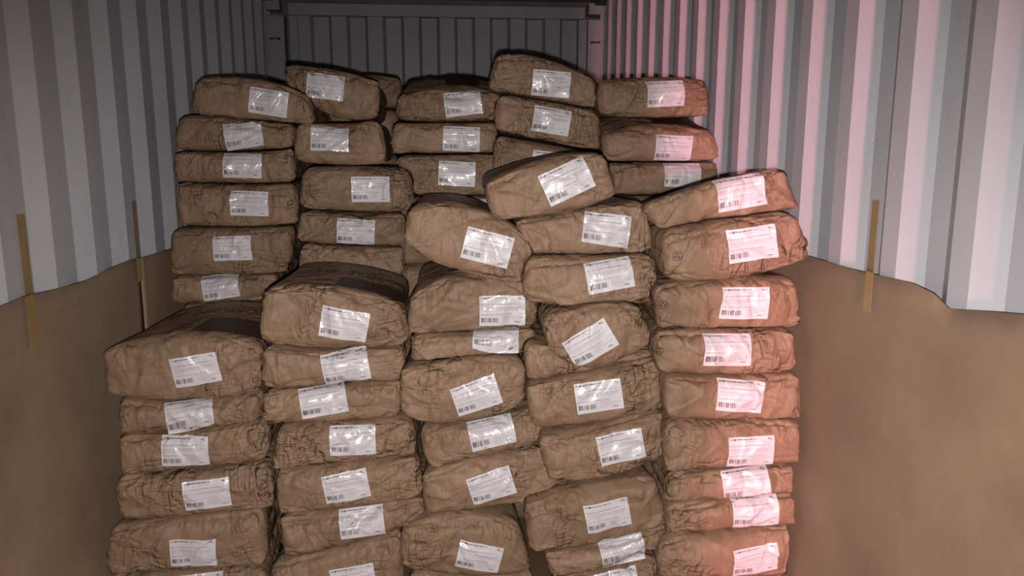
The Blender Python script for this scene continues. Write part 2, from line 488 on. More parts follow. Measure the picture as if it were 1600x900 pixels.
def sack_points(U, top, bot, depth, rs, crump=1.0, bulge=0.016, rx=0.032, rz=None, taper=0.0, big=0.0, drop=0.0):
    """U unit-cube surface points; top/bot: three world (X,Z) points; returns X,Y(depth from front),Z"""
    W = np.linalg.norm(top[2] - top[0]) * .5 + np.linalg.norm(bot[2] - bot[0]) * .5
    H = (top[1] - bot[1])[1] * .6 + ((top[0] - bot[0])[1] + (top[2] - bot[2])[1]) * .2
    h = np.array([W / 2, depth / 2, H / 2])
    rt = rz if rz else min(0.058, H * 0.42)
    p = U * h
    up = np.clip(U[:, 2:3] * 2 + .5, 0, 1)
    r = np.concatenate([np.full((len(U), 1), rx), 0.026 + 0.044 * up, min(0.024, H * .2) * (1 - up) + rt * up], 1)
    inner = np.clip(p, -(h - r), h - r)
    d = (p - inner) / r
    ln = np.linalg.norm(d, axis=1, keepdims=True)
    ln[ln < 1e-6] = 1
    # squarish rounding
    d4 = (np.abs(d) ** 2.6).sum(1, keepdims=True) ** (1 / 2.6)
    d4[d4 < 1e-6] = 1
    q = inner + r * d / d4
    nrm = d / ln / r
    nrm /= np.maximum(np.linalg.norm(nrm, axis=1, keepdims=True), 1e-9)
    a, c = q[:, 0] / h[0], q[:, 2] / h[2]
    bfr = (q[:, 1] + h[1]) / depth                      # 0 front .. 1 back
    # pillow bulges
    q[:, 1] -= bulge * np.sqrt(np.clip(1 - a ** 2, 0, 1)) * np.clip(1 - c ** 2, 0, 1) * np.clip(1 - 3 * bfr, 0, 1)
    side = np.abs(nrm[:, 0])
    q[:, 0] += np.sign(a) * side * (0.010 * (1 - c ** 2) - 0.012 * np.exp(-(c / 0.12) ** 2) * (bfr > 0.08))
    # soft dents
    s = np.zeros(len(q))
    for _ in range(7):
        kx = rs.normal(0, 9); ky = rs.normal(0, 6); kz = rs.normal(0, 16)
        s += np.sin(q[:, 0] * kx + q[:, 1] * ky + q[:, 2] * kz + rs.rand() * 6.28)
    disp = 0.0011 * s * crump
    # sharp paper folds
    for k in range(130):
        kind = rs.rand()
        if kind < 0.42:        # fans from the pinched corners
            sx = rs.choice([-1, 1]); sz = rs.choice([-1, 1])
            cor = np.array([sx * h[0] * rs.uniform(.93, 1.0), -h[1] + rs.uniform(0, .03), sz * h[2] * rs.uniform(.45, 1)])
            ang = rs.uniform(-.75, .95)
            dr = np.array([-sx * math.cos(ang), 0, -sz * math.sin(ang)])
            Lf = rs.uniform(.06, .19)
            P0 = cor + dr * Lf * rs.uniform(.35, .8)
            A = rs.uniform(.0050, .0140); wd = rs.uniform(.0045, .011)
        elif kind < 0.60:      # ridges running down from the top edge
            P0 = np.array([rs.uniform(-.9, .9) * h[0], -h[1], h[2] * rs.uniform(.2, .9)])
            ang = rs.normal(math.pi / 2, .38)
            dr = np.array([math.cos(ang), 0, math.sin(ang)])
            Lf = rs.uniform(.03, .08)
            A = rs.uniform(.0035, .0100); wd = rs.uniform(.0045, .010)
        elif kind < 0.78:      # top-face folds
            P0 = np.array([rs.uniform(-1, 1) * h[0], -h[1] + rs.uniform(0, .3), h[2] * rs.choice([-1, 1])])
            ang = rs.uniform(0, math.pi)
            dr = np.array([math.cos(ang), math.sin(ang), 0])
            Lf = rs.uniform(.05, .16)
            A = rs.uniform(.0015, .004); wd = rs.uniform(.008, .02)
        elif kind < 0.88:      # end-face folds
            P0 = np.array([h[0] * rs.choice([-1, 1]), -h[1] + rs.uniform(0, .25), rs.uniform(-.8, .8) * h[2]])
            ang = rs.uniform(0, math.pi)
            dr = np.array([0, math.cos(ang), math.sin(ang)])
            Lf = rs.uniform(.03, .10)
            A = rs.uniform(.002, .006); wd = rs.uniform(.006, .016)
        else:                  # broad creases
            P0 = np.array([rs.uniform(-.9, .9) * h[0], -h[1], rs.uniform(-.8, .8) * h[2]])
            ang = rs.uniform(0, math.pi)
            dr = np.array([math.cos(ang), 0, math.sin(ang)])
            Lf = rs.uniform(.04, .12)
            A = rs.uniform(.005, .012); wd = rs.uniform(.012, .028)
        v = q - P0
        near = (v ** 2).sum(1) < (Lf * 1.7) ** 2
        v = v[near]
        al = v @ dr
        perp = v - al[:, None] * dr
        nn = nrm[near]
        ax = np.cross(nn, dr)
        sd = (perp * ax).sum(1)
        dist = np.linalg.norm(perp, axis=1)
        w2 = np.where(sd > 0, wd * .8, wd * 2.1)
        prof = np.clip(1 - dist / w2, 0, 1) * np.exp(-(al / Lf) ** 2 * 1.6)
        disp[near] += A * prof * (1 if rs.rand() < .55 else -1) * crump
    # one or two deep dents where the fill has slumped
    for _ in range(int(big)):
        cen = np.array([rs.uniform(-.6, .6) * h[0], -h[1], h[2] * rs.uniform(.2, 1)])
        sx_, sz_ = rs.uniform(.04, .08), rs.uniform(.02, .04)
        disp -= 0.014 * np.exp(-((q[:, 0] - cen[0]) / sx_) ** 2 - ((q[:, 2] - cen[2]) / sz_) ** 2 - ((q[:, 1] - cen[1]) / .09) ** 2)
    # keep what lies against a neighbour from swelling into it
    flat = np.maximum(np.abs(nrm[:, 2]), np.abs(nrm[:, 0]) * .8)
    disp = np.where(disp > 0, disp * (1 - 0.85 * flat), disp)
    q += nrm * disp[:, None]
    # pinched corners that stick out
    for sx in (-1, 1):
        for sz in (-1, 1):
            if rs.rand() < .55:
                cor = np.array([sx * h[0], -h[1], sz * h[2]])
                g = np.exp(-((q - cor) ** 2).sum(1) / .034 ** 2)
                q[:, 0] += sx * g * rs.uniform(.002, .007)
                q[:, 1] -= g * rs.uniform(.0, .010)
    # the body behind the front face is a touch slimmer
    tb = np.clip((q[:, 1] + h[1] - .02) / .25, 0, 1)
    u = (q[:, 0] / h[0] * (1 - .08 * tb) + 1) / 2
    v = (q[:, 2] / h[2] * (1 - .035 * tb) + 1) / 2
    T = quad_curve(*top, u); B = quad_curve(*bot, u)
    XZ = B + (T - B) * v[:, None]
    yy = q[:, 1] + h[1]
    X = XZ[:, 0]
    if taper:
        X = X + taper * yy
    return np.stack([X, yy, XZ[:, 1] - drop * (yy if drop > 0 else np.clip(yy - .03, 0, .26)) * v], 1)

def numpy_mesh(name, V, Fc, mat):
    me = bpy.data.meshes.new(name)
    n, m = len(V), len(Fc)
    me.vertices.add(n)
    me.vertices.foreach_set('co', V.astype(np.float32).ravel())
    me.loops.add(m * 4)
    me.loops.foreach_set('vertex_index', Fc.ravel())
    me.polygons.add(m)
    me.polygons.foreach_set('loop_start', np.arange(0, m * 4, 4, dtype=np.int32))
    me.polygons.foreach_set('use_smooth', np.ones(m, bool))
    me.materials.append(mat)
    me.update(calc_edges=True)
    me.validate()
    return me

class Sack:
    pass
GROUP = 'brown kraft paper sacks stacked in the container'
def shape_sack(top, bot, Y, depth=0.66, seed=0, **kw):
    """top / bot : three pixels along the upper and lower edge of the face that looks at the door, which stands at depth Y"""
    rs = np.random.RandomState(seed)
    tw = [at_y(a, b, Y)[[0, 2]] for a, b in top]
    bw_ = [at_y(a, b, Y)[[0, 2]] for a, b in bot]
    if kw.pop('to_floor', False):
        bw_ = [np.array([p[0], 0.003]) for p in bw_]
    s = Sack()
    s.P = sack_points(FINE[0], tw, bw_, depth, rs, **kw)
    s.P[:, 1] += Y
    s.P[:, 2] = np.maximum(s.P[:, 2], 0.003)
    s.P[:, 0] = np.clip(s.P[:, 0], -1.134, 1.142)
    s.F, s.Y, s.depth = FINE[1], Y, depth
    return s

def tree_of(s):
    return BVHTree.FromPolygons(s.P.tolist(), s.F.tolist())

def relax(F_, P, mask, times=3):
    n = len(P)
    ea = np.concatenate([F_[:, 0], F_[:, 1], F_[:, 2], F_[:, 3]]); eb = np.concatenate([F_[:, 1], F_[:, 2], F_[:, 3], F_[:, 0]])
    cnt = np.bincount(ea, minlength=n) + np.bincount(eb, minlength=n)
    m = mask.astype(float)
    for _ in range(2):
        m = np.maximum(m, (np.bincount(ea, m[eb], n) + np.bincount(eb, m[ea], n) > 0) * 1.0)
    m = m[:, None] * .6
    for _ in range(times):
        avg = np.stack([(np.bincount(ea, P[eb, k], n) + np.bincount(eb, P[ea, k], n)) / cnt for k in range(3)], 1)
        P = P * (1 - m) + avg * m
    return P

def settle(sacks):
    """sacks that touch give way to each other: what would sink into a neighbour lies on it instead"""
    order = sorted(sacks, key=lambda s: s.P[:, 2].mean())
    done = []
    for s in order:
        start = s.P.copy()
        for _ in range(2):
            for t in done:
                lo = np.maximum(s.P.min(0), t.P.min(0)); hi = np.minimum(s.P.max(0), t.P.max(0))
                ext = hi - lo
                if (ext <= 0).any():
                    continue
                size = np.minimum(s.P.max(0) - s.P.min(0), t.P.max(0) - t.P.min(0))
                rr = ext / size
                if rr[0] > .4 and rr[1] > .4:
                    ax = 2
                else:
                    ax = int(np.argmin(rr))
                sg = 1.0 if s.P[:, ax].mean() >= t.P[:, ax].mean() else -1.0
                m = ((s.P >= lo - 1e-4) & (s.P <= hi + 1e-4)).all(1)
                ids = np.nonzero(m)[0]
                if not len(ids):
                    continue
                d = [0, 0, 0]; d[ax] = sg
                far = Vector(d) * 3.0
                dv = Vector(d)
                cast_ = t.bvh.ray_cast
                P = s.P
                for i in ids.tolist():
                    p = Vector(P[i])
                    # outermost surface of t on this line
                    loc = cast_(p + far, -dv, 4.5)[0]
                    if loc is None:
                        continue
                    q = loc[ax]
                    if (q - p[ax]) * sg > -0.0030:
                        back = cast_(p - far, dv, 4.5)[0]
                        if back is not None and (p[ax] - back[ax]) * sg > -0.006:
                            P[i, ax] = q + sg * 0.0040
        s.P = relax(s.F, s.P, np.abs(s.P - start).max(1) > 2e-4)
        s.bvh = tree_of(s)
        # creases that still touch: each gives way to the other's surface
        def yield_to(me_, ids, other, gap, most):
            for i in ids:
                p = Vector(me_.P[i])
                loc, n, _i, d = other.find_nearest(p, most)
                if loc is None:
                    continue
                k = (p - loc).dot(n)
                if k < gap - 0.001:
                    away = n
                    me_.P[i] = p + away * (gap - k)
        for rnd in range(9):
            moved = False
            for t in done:
                lo = np.maximum(s.P.min(0), t.P.min(0)); hi = np.minimum(s.P.max(0), t.P.max(0))
                if (hi <= lo).any():
                    continue
                pairs = s.bvh.overlap(t.bvh)
                if not pairs:
                    continue
                ids = set(np.unique(s.F[np.unique([a for a, b in pairs])]).tolist())
                if rnd in (0, 1, 3):
                    m = ((s.P >= lo) & (s.P <= hi)).all(1)
                    ids |= set(np.nonzero(m)[0].tolist())
                if rnd > 1:
                    yield_to(t, np.unique(t.F[np.unique([b for a, b in pairs])]).tolist(), s.bvh, 0.003, 0.008)
                    t.bvh = tree_of(t)
                yield_to(s, ids, t.bvh, 0.0045, 0.10 if rnd < 2 else 0.012)
                moved = True
                s.bvh = tree_of(s)
            if not moved:
                break
        done.append(s)

def link_sack(s, label):
    P = s.P
    org = np.array([P[:, 0].mean(), s.Y + s.depth / 2, P[:, 2].min()])
    me = numpy_mesh('paper_sack', P - org, s.F, KRAFT)
    o = bpy.data.objects.new('paper_sack', me)
    o.location = org
    col.objects.link(o)
    tag(o, label, 'sack', GROUP)
    s.o, s.org = o, Vector(org)

def hit(s, px, py):
    d = Vector(ray(px, py)).normalized()
    loc, n, i, dist = s.bvh.ray_cast(Vector(CAM), d)
    if loc is None:
        loc, n, i, dist = s.bvh.find_nearest(Vector(at_y(px, py, s.Y)))
    return loc, n

def frame_at(s, px, py, ang, spread=9, up=Vector((0, 0, 1))):
    c, _ = hit(s, px, py)
    n = Vector((0, 0, 0))
    for dx in (-1, 0, 1):
        for dy in (-1, 0, 1):
            n += hit(s, px + dx * spread, py + dy * spread * .8)[1]
    n.normalize()
    u = (up - n * up.dot(n)).normalized()
    r = u.cross(n).normalized()
    ca, sa = math.cos(math.radians(ang)), math.sin(math.radians(ang))
    return c, n, r * ca + u * sa, u * ca - r * sa

def cast(s, p, n, off):
    loc, nn, i, d = s.bvh.ray_cast(p + n * 0.07, -n, 0.16)
    if loc is None:
        loc, nn, i, d = s.bvh.find_nearest(p)
    return loc + nn * off

def decal_grid(s, name, fr, w, h, nx, ny, mat, off=0.0012, lab=None):
    c, n, r, u = fr
    V, UV, Fc = [], [], []
    Hh = np.full((ny + 1, nx + 1), np.nan)
    for j in range(ny + 1):
        for i in range(nx + 1):
            a, b = i / nx, j / ny
            p = c + r * (a - .5) * w + u * (b - .5) * h
            loc = s.bvh.ray_cast(p + n * 0.07, -n, 0.13)[0]
            if loc is not None:
                Hh[j, i] = (loc - c).dot(n)
    Hh = np.where(np.isnan(Hh), np.nanmin(Hh), Hh)
    for _ in range(2):                       # it bridges the sharpest creases
        Q = np.pad(Hh, 1, mode='edge')
        avg = (Q[:-2, 1:-1] + Q[2:, 1:-1] + Q[1:-1, :-2] + Q[1:-1, 2:]) / 4
        Hh = np.maximum(Hh, avg)
    for j in range(ny + 1):
        for i in range(nx + 1):
            a, b = i / nx, j / ny
            q = c + r * (a - .5) * w + u * (b - .5) * h + n * (float(Hh[j, i]) + off)
            V.append(q - s.org); UV.append((a, b))
    for j in range(ny):
        for i in range(nx):
            k = j * (nx + 1) + i
            Fc.append((k, k + 1, k + nx + 2, k + nx + 1))
    o = mesh_obj(name, V, Fc, mat, s.o, True, UV)
    if lab:
        o['label'] = lab
    return o

def decal_polys(s, name, fr, polys, mat, off=0.0014):
    """flat print: polygons in local metres laid on the paper"""
    c, n, r, u = fr
    V, Fc = [], []
    for poly in polys:
        k = len(V)
        for a, b in poly:
            V.append(cast(s, c + r * a + u * b, n, off) - s.org)
        Fc.append(tuple(range(k, k + len(poly))))
    return mesh_obj(name, V, Fc, mat, s.o)

def strip(x0, y0, x1, y1, w, n=6):
    dx, dy = x1 - x0, y1 - y0
    l = math.hypot(dx, dy); ox, oy = -dy / l * w / 2, dx / l * w / 2
    out = []
    for i in range(n):
        a, b = i / n, (i + 1) / n
        out.append([(x0 + dx * a - ox, y0 + dy * a - oy), (x0 + dx * b - ox, y0 + dy * b - oy), (x0 + dx * b + ox, y0 + dy * b + oy), (x0 + dx * a + ox, y0 + dy * a + oy)])
    return out

def recycle_mark(s, px, py, size=0.030):
    fr = frame_at(s, px, py, 0, 4)
    polys = []
    R = size / 2
    for i in range(20):
        a, b = i / 20 * 6.2832, (i + 1) / 20 * 6.2832
        polys.append([(R * math.cos(a), R * math.sin(a)), (R * math.cos(b), R * math.sin(b)), (R * .86 * math.cos(b), R * .86 * math.sin(b)), (R * .86 * math.cos(a), R * .86 * math.sin(a))])
    for i in range(3):                       # three chasing arrows
        a = math.pi / 2 + i * 2.0944
        cx, cy = R * .42 * math.cos(a), R * .42 * math.sin(a)
        tx, ty = math.cos(a + 1.9), math.sin(a + 1.9)
        nx_, ny_ = -ty, tx
        l, w2 = R * .30, R * .14
        polys.append([(cx - tx * l - nx_ * w2, cy - ty * l - ny_ * w2), (cx + tx * l * .3 - nx_ * w2, cy + ty * l * .3 - ny_ * w2), (cx + tx * l * .3 + nx_ * w2, cy + ty * l * .3 + ny_ * w2), (cx - tx * l + nx_ * w2, cy - ty * l + ny_ * w2)])
        polys.append([(cx + tx * l * .3 - nx_ * w2 * 2, cy + ty * l * .3 - ny_ * w2 * 2), (cx + tx * l * 1.3, cy + ty * l * 1.3), (cx + tx * l * .3 + nx_ * w2 * 2, cy + ty * l * .3 + ny_ * w2 * 2)])
    decal_polys(s, 'printed_symbol', fr, polys, INK)

def handling_mark(s, px, py, ang=0, k=1.0):
    """small printed box with upright strokes under it"""
    fr = frame_at(s, px, py, ang, 4)
    polys = strip(-.008 * k, .004 * k, .014 * k, .008 * k, .004 * k, 3) + strip(-.008 * k, .022 * k, .014 * k, .026 * k, .003 * k, 3)
    polys += strip(-.008 * k, .004 * k, -.008 * k, .022 * k, .003 * k, 3) + strip(.014 * k, .008 * k, .014 * k, .026 * k, .003 * k, 3)
    for i, (x, y) in enumerate(((-.018, -.004), (-.008, -.010), (.001, -.008), (.010, -.006))):
        polys += strip(x * k, y * k, (x + .001) * k, (y - .014) * k, .0035 * k, 2)
    decal_polys(s, 'printed_symbol', fr, polys, INK)

LW, LH = 0.150, 0.100
S = {}
def seed_of(key):
    return sum(ord(ch) * (i + 3) * 7 for i, ch in enumerate(key)) % 9973
#SACKS#
# ---- front, leftmost stack
YA, YBq, YC, YD, YE = 2.50, 2.47, 2.43, 2.36, 2.24
SPECS = [
 ('A1', [(157, 546), (285, 522), (408, 538)], [(170, 618), (290, 628), (405, 612)], YA + 0.004, 'large brown sack topping the leftmost front stack, its top face printed with a dark panel', (305, 579, 9), dict(depth=.72, rz=.045, drop=.03)),
 ('A2', [(184, 620), (290, 630), (405, 613)], [(192, 680), (290, 674), (402, 658)], YA + 0.023, 'flattened brown sack directly beneath the large printed-top sack at far left', (295, 644, 5), {}),
 ('A3', [(182, 681), (290, 675), (418, 657)], [(192, 744), (290, 736), (414, 722)], YA - 0.001, 'brown sack in the leftmost front stack with pointed left corner, fourth above the photo bottom', (289, 706, -1), {}),
 ('A4', [(178, 748), (300, 738), (420, 725)], [(190, 812), (300, 808), (423, 795)], YA + 0.014, 'brown sack in the leftmost front stack with a printed box symbol at its right end', (323, 773, 4), {}),
 ('A5', [(165, 828), (290, 808), (408, 798)], [(168, 900), (290, 893), (414, 886)], YA - 0.007, 'bulging wrinkled brown sack low in the leftmost front stack, pointed upper left corner', (302, 864, -2), dict(big=1)),
 ('A6', [(168, 902), (290, 895), (414, 888)], [(168, 962), (290, 962), (414, 962)], YA + 0.014, 'lowest brown sack of the leftmost front stack, only its sticker edge showing', (313, 921, 4), dict(to_floor=True)),
 # second stack
 ('B1', [(411, 452), (520, 449), (634, 480)], [(408, 536), (520, 545), (632, 540)], YBq - 0.015, 'brown sack topping the second front stack, dark print on its top face', (538, 508, -11), dict(depth=.60, big=1, rz=.05)),
 ('B2', [(410, 539), (520, 548), (632, 543)], [(412, 608), (520, 602), (628, 594)], YBq - 0.001, 'vertically rippled brown sack second from the top of the second front stack', (540, 576, 9), {}),
 ('B3', [(410, 610), (520, 604), (628, 596)], [(410, 663), (520, 660), (620, 652)], YBq + 0.002, 'brown sack whose sticker touches the sticker of the sack above, second front stack', (505, 626, 7), {}),
 ('B4', [(428, 672), (530, 660), (642, 653)], [(430, 733), (540, 724), (647, 711)], YBq + 0.005, 'smooth brown sack with level sticker in the middle of the second front stack', (551, 688, 0), {}),
 ('B5', [(430, 735), (535, 726), (652, 713)], [(436, 803), (540, 795), (658, 777)], YBq + 0.013, 'brown sack with sticker tilted up right, third from bottom of the second front stack', (541, 761, 9), {}),
 ('B6', [(437, 805), (540, 797), (658, 779)], [(446, 872), (545, 853), (660, 812)], YBq - 0.002, 'brown sack with a badly creased sticker, second stack, just above the lowest one', (566, 815, 5), dict(big=1)),
 ('B7', [(420, 886), (530, 858), (628, 836)], [(425, 962), (525, 962), (628, 962)], YBq - 0.001, 'brown sack at the photo bottom in the second stack, sticker half cut off', (552, 907, 8), dict(to_floor=True)),
 # third stack
 ('C0', [(640, 322), (745, 324), (836, 378)], [(634, 382), (715, 424), (818, 443)], YC - 0.038, 'brown sack tipping down to the right on top of the third front stack', (762, 387, -15), dict(depth=.62)),
 ('C1', [(640, 462), (735, 428), (838, 446)], [(641, 521), (740, 518), (836, 512)], YC + 0.031, 'brown sack with deep folds at left, under the tipping sack of the third stack', (785, 486, 0), dict(big=2, depth=.62)),
 ('C2', [(642, 523), (740, 520), (836, 514)], [(650, 573), (735, 562), (832, 549)], YC + 0.027, 'thin brown sack squeezed below the deeply folded one, its sticker cut by the sack above', (775, 524, 2), {}),
 ('C3', [(627, 577), (730, 562), (820, 562)], [(629, 650), (720, 662), (818, 636)], YC - 0.036, 'brown sack with a diagonal left flap and steeply tilted sticker, third front stack', (745, 620, 17), dict(big=1)),
 ('C4', [(656, 668), (745, 660), (842, 640)], [(672, 733), (760, 714), (850, 690)], YC - 0.009, 'brown sack with a very shiny creased sticker in the third stack, pointed left edge', (768, 674, 13), {}),
 ('C5', [(660, 738), (770, 714), (868, 700)], [(666, 804), (770, 796), (872, 778)], YC - 0.007, 'brown sack with strongly tilted sticker, just above the dark gap in the third stack', (768, 760, 16), {}),
 ('C6', [(628, 822), (735, 805), (812, 822)], [(630, 888), (740, 903), (830, 893)], YC - 0.007, 'brown sack with sticker tilted down right, at the bottom of the third front stack', (749, 872, -13), {}),
 ('C7', [(640, 892), (740, 906), (832, 896)], [(640, 962), (740, 962), (832, 962)], YC + 0.029, 'brown sack without visible sticker, its top edge only just in the photo, third stack', None, dict(to_floor=True)),
 # fourth stack
 ('D9', [(757, 284), (855, 247), (944, 238)], [(776, 344), (880, 332), (962, 308)], YD - 0.031, 'brown sack lying slanted up to the right on top of the fourth stack, shiny wrinkles', (886, 283, 25), dict(depth=.60, rz=.045)),
 ('D8', [(802, 345), (905, 326), (1013, 314)], [(830, 398), (920, 398), (1020, 396)], YD + 0.040, 'brown sack with a vertical crease and level sticker, directly below the slanted top sack', (948, 358, -6), dict(big=1)),
 ('D7', [(824, 401), (925, 401), (1024, 399)], [(820, 473), (925, 483), (1028, 470)], YD - 0.012, 'smooth brown sack with sticker tilted up right, third from the top of the fourth stack', (953, 429, 10), {}),
 ('D6', [(849, 496), (925, 477), (1003, 476)], [(862, 552), (930, 576), (1016, 542)], YD - 0.066, 'rotated brown sack with handling marks at its right and a steeply tilted sticker', (924, 538, 31), dict(depth=.45, rx=.045)),
 ('D5', [(821, 532), (920, 548), (1024, 545)], [(828, 597), (920, 579), (1030, 553)], YD + 0.018, 'brown sack mostly hidden under the rotated sack, only its bare left end showing', None, {}),
 ('D4', [(822, 602), (930, 582), (1033, 556)], [(835, 673), (935, 661), (1040, 638)], YD - 0.016, 'brown sack with crinkled left part, midway up the fourth stack below the rotated sack', (936, 620, 9), dict(seed=11)),
 ('D3', [(843, 682), (940, 667), (1036, 641)], [(860, 750), (950, 748), (1046, 706)], YD - 0.018, 'deeply creased brown sack with buckled sticker above a dark gap, fourth front stack', (970, 698, 12), dict(big=2)),
 ('D2', [(818, 790), (915, 764), (1026, 748)], [(833, 864), (935, 851), (1042, 820)], YD - 0.009, 'long brown sack just below the dark gap in the fourth front stack', (950, 806, 11), {}),
 ('D1', [(852, 866), (940, 853), (1044, 822)], [(866, 902), (945, 886), (1052, 848)], YD - 0.019, 'thin brown sack under the long one, low in the fourth front stack', (972, 856, 12), {}),
 ('D0', [(872, 904), (950, 889), (1030, 868)], [(872, 960), (950, 960), (1030, 960)], YD + 0.035, 'lowest brown sack of the fourth front stack, only its sticker tip showing', (965, 916, 12), dict(to_floor=True)),
 # fifth stack
 ('E9', [(1004, 318), (1120, 278), (1229, 259)], [(1036, 359), (1130, 345), (1241, 327)], YE + 0.052, 'tapering pinkish sack on the very top at the right, slanting up to its right corner', (1159, 300, 10), dict(depth=.60, rz=.04, drop=.16)),
 ('E8', [(1038, 361), (1140, 344), (1248, 329)], [(1046, 441), (1160, 434), (1268, 404)], YE - 0.007, 'large rounded pinkish sack with recycling symbol, second from top of right-hand stack', (1177, 382, 8), dict(rx=.05)),
 ('E7', [(1026, 446), (1140, 434), (1247, 436)], [(1031, 516), (1140, 515), (1252, 511)], YE + 0.035, 'pinkish sack third from the top of the right-hand stack, recycling symbol on its left end', (1165, 474, -1), {}),
 ('E6', [(1026, 518), (1140, 517), (1242, 516)], [(1032, 583), (1140, 587), (1243, 581)], YE + 0.001, 'pinkish sack with a curved-edge level sticker, fourth from the top of the right-hand stack', (1139, 546, -2), {}),
 ('E5', [(1040, 586), (1150, 589), (1251, 583)], [(1045, 653), (1140, 657), (1249, 652)], YE - 0.004, 'pinkish sack with a sticker tilting down right, fifth from the top of the right-hand stack', (1159, 620, -6), {}),
 ('E4', [(1044, 662), (1150, 659), (1252, 655)], [(1045, 739), (1150, 731), (1255, 724)], YE - 0.009, 'tall smooth pinkish sack with a level sticker, sixth from the top of the right-hand stack', (1175, 707, 1), {}),
 ('E3', [(1053, 744), (1150, 734), (1245, 727)], [(1045, 789), (1145, 781), (1247, 768)], YE + 0.024, 'thin pinkish sack whose sticker rises to the right and is cut off below', (1166, 756, 10), {}),
 ('E2', [(1046, 791), (1150, 783), (1246, 770)], [(1048, 839), (1145, 830), (1248, 818)], YE - 0.004, 'thin pinkish sack directly below the one with the cut-off sticker, right-hand stack', (1183, 801, 3), {}),
 ('E1', [(1035, 850), (1150, 833), (1247, 821)], [(1036, 905), (1145, 903), (1250, 898)], YE + 0.015, 'pinkish sack at the photo bottom in the right-hand stack, wrinkled at its left end', (1181, 876, 7), {}),
 ('E0', [(1036, 907), (1145, 905), (1250, 900)], [(1036, 960), (1145, 960), (1250, 960)], YE + 0.023, 'lowest pinkish sack of the right-hand stack, standing on the floor below the photo edge', None, dict(to_floor=True)),
 # rear, leftmost
 ('a1', [(304, 120), (400, 121), (482, 150)], [(302, 180), (400, 187), (488, 196)], 3.22, 'brown sack at the very top of the rear left stack, right end sloping down', (419, 160, -9), dict(depth=.66)),
 ('a2', [(280, 179), (370, 182), (458, 193)], [(272, 234), (370, 235), (457, 230)], 3.25, 'brown sack with a torn-looking crumpled sticker, second from the top of the rear left stack', (380, 210, 7), dict(big=2)),
 ('a3', [(272, 236), (370, 237), (457, 232)], [(273, 282), (370, 286), (458, 284)], 3.24, 'brown sack with a level glossy sticker, third from the top of the rear left stack', (378, 258, -2), {}),
 ('a4', [(273, 284), (370, 288), (460, 286)], [(280, 351), (370, 354), (462, 350)], 3.22, 'brown rippled sack fourth from the top of the rear left stack, squared right end', (389, 318, -2), {}),
 ('a5', [(265, 358), (360, 356), (460, 353)], [(268, 430), (350, 430), (448, 427)], 3.24, 'brown sack with diagonal folds, second from bottom of the rear left stack', (363, 388, 2), {}),
 ('a6', [(267, 432), (350, 432), (430, 428)], [(268, 474), (345, 474), (425, 468)], 3.26, 'lowest visible sack of the rear left stack, just behind the printed-top sack', (343, 449, 8), {}),
 # rear, second
 ('b1', [(443, 99), (520, 106), (592, 128)], [(449, 136), (520, 180), (588, 184)], 3.29, 'brown sack at the top of the second rear stack, tilted towards the wall of ribs', (508, 135, -7), dict(depth=.66)),
 ('b2', [(462, 190), (530, 190), (594, 186)], [(462, 252), (535, 258), (602, 256)], 3.22, 'dark brown sack with a buckled sticker, second from the top of the second rear stack', (515, 216, -4), dict(big=2, rx=.05)),
 ('b3', [(471, 262), (560, 260), (640, 264)], [(472, 325), (560, 330), (644, 330)], 3.12, 'rounded brown sack standing proud in the second rear stack, level sticker at its right', (579, 296, 0), dict(rx=.04)),
 ('b4', [(470, 328), (555, 333), (632, 333)], [(466, 377), (550, 384), (633, 384)], 3.14, 'brown sack with a long sagging fold, under the proud one in the second rear stack', (556, 362, -4), dict(big=2)),
 ('b5', [(468, 380), (550, 387), (631, 387)], [(470, 438), (545, 438), (625, 438)], 3.15, 'dark sack without sticker, just behind the top of the second front stack', None, {}),
 # rear, third
 ('c1', [(622, 147), (705, 136), (785, 147)], [(622, 187), (705, 189), (784, 187)], 3.22, 'brown sack topping the third rear stack with a dark printed panel on its top', (723, 160, 8), dict(depth=.66, big=1, drop=-.26)),
 ('c2', [(612, 190), (700, 191), (777, 190)], [(614, 240), (700, 239), (773, 238)], 3.22, 'brown sack second from the top of the third rear stack, glossy level sticker', (721, 217, -2), {}),
 ('c3', [(616, 243), (710, 241), (774, 241)], [(648, 303), (700, 307), (775, 302)], 3.2, 'brown sack with a large diagonal flap, third from top of the third rear stack', (714, 271, -3), dict(big=1)),
 ('c4', [(627, 308), (710, 309), (778, 305)], [(628, 352), (710, 352), (768, 352)], 3.2, 'brown sack almost hidden behind the tipping sack, a strip of its sticker showing', (740, 327, -7), {}),
 # rear, fourth
 ('d1', [(777, 82), (850, 88), (932, 122)], [(766, 140), (850, 154), (930, 168)], 3.12, 'highest brown sack, sloping down right on top of the fourth rear stack', (862, 131, -4), dict(depth=.66, rz=.04)),
 ('d2', [(779, 144), (860, 157), (938, 172)], [(776, 204), (860, 222), (937, 235)], 3.12, 'brown sack second from the top of the fourth rear stack, tilted sticker glossy below', (862, 189, -9), {}),
 ('d3', [(775, 208), (860, 225), (937, 238)], [(772, 292), (860, 298), (937, 300)], 3.12, 'brown sack behind the slanted top sack, only the upper edge of its sticker showing', (860, 257, -7), {}),
 # rear, fifth
 ('e1', [(937, 124), (1020, 118), (1106, 123)], [(940, 179), (1020, 183), (1104, 181)], 3.05, 'neat box-shaped sack at the top of the rear right stack, nearest the right wall', (1041, 146, 3), dict(depth=.66)),
 ('e2', [(944, 208), (1030, 196), (1119, 204)], [(948, 251), (1040, 252), (1123, 250)], 3.05, 'sack with a dark printed panel on its top face, second in the rear right stack', (1053, 232, -1), dict(depth=.68, drop=-.24)),
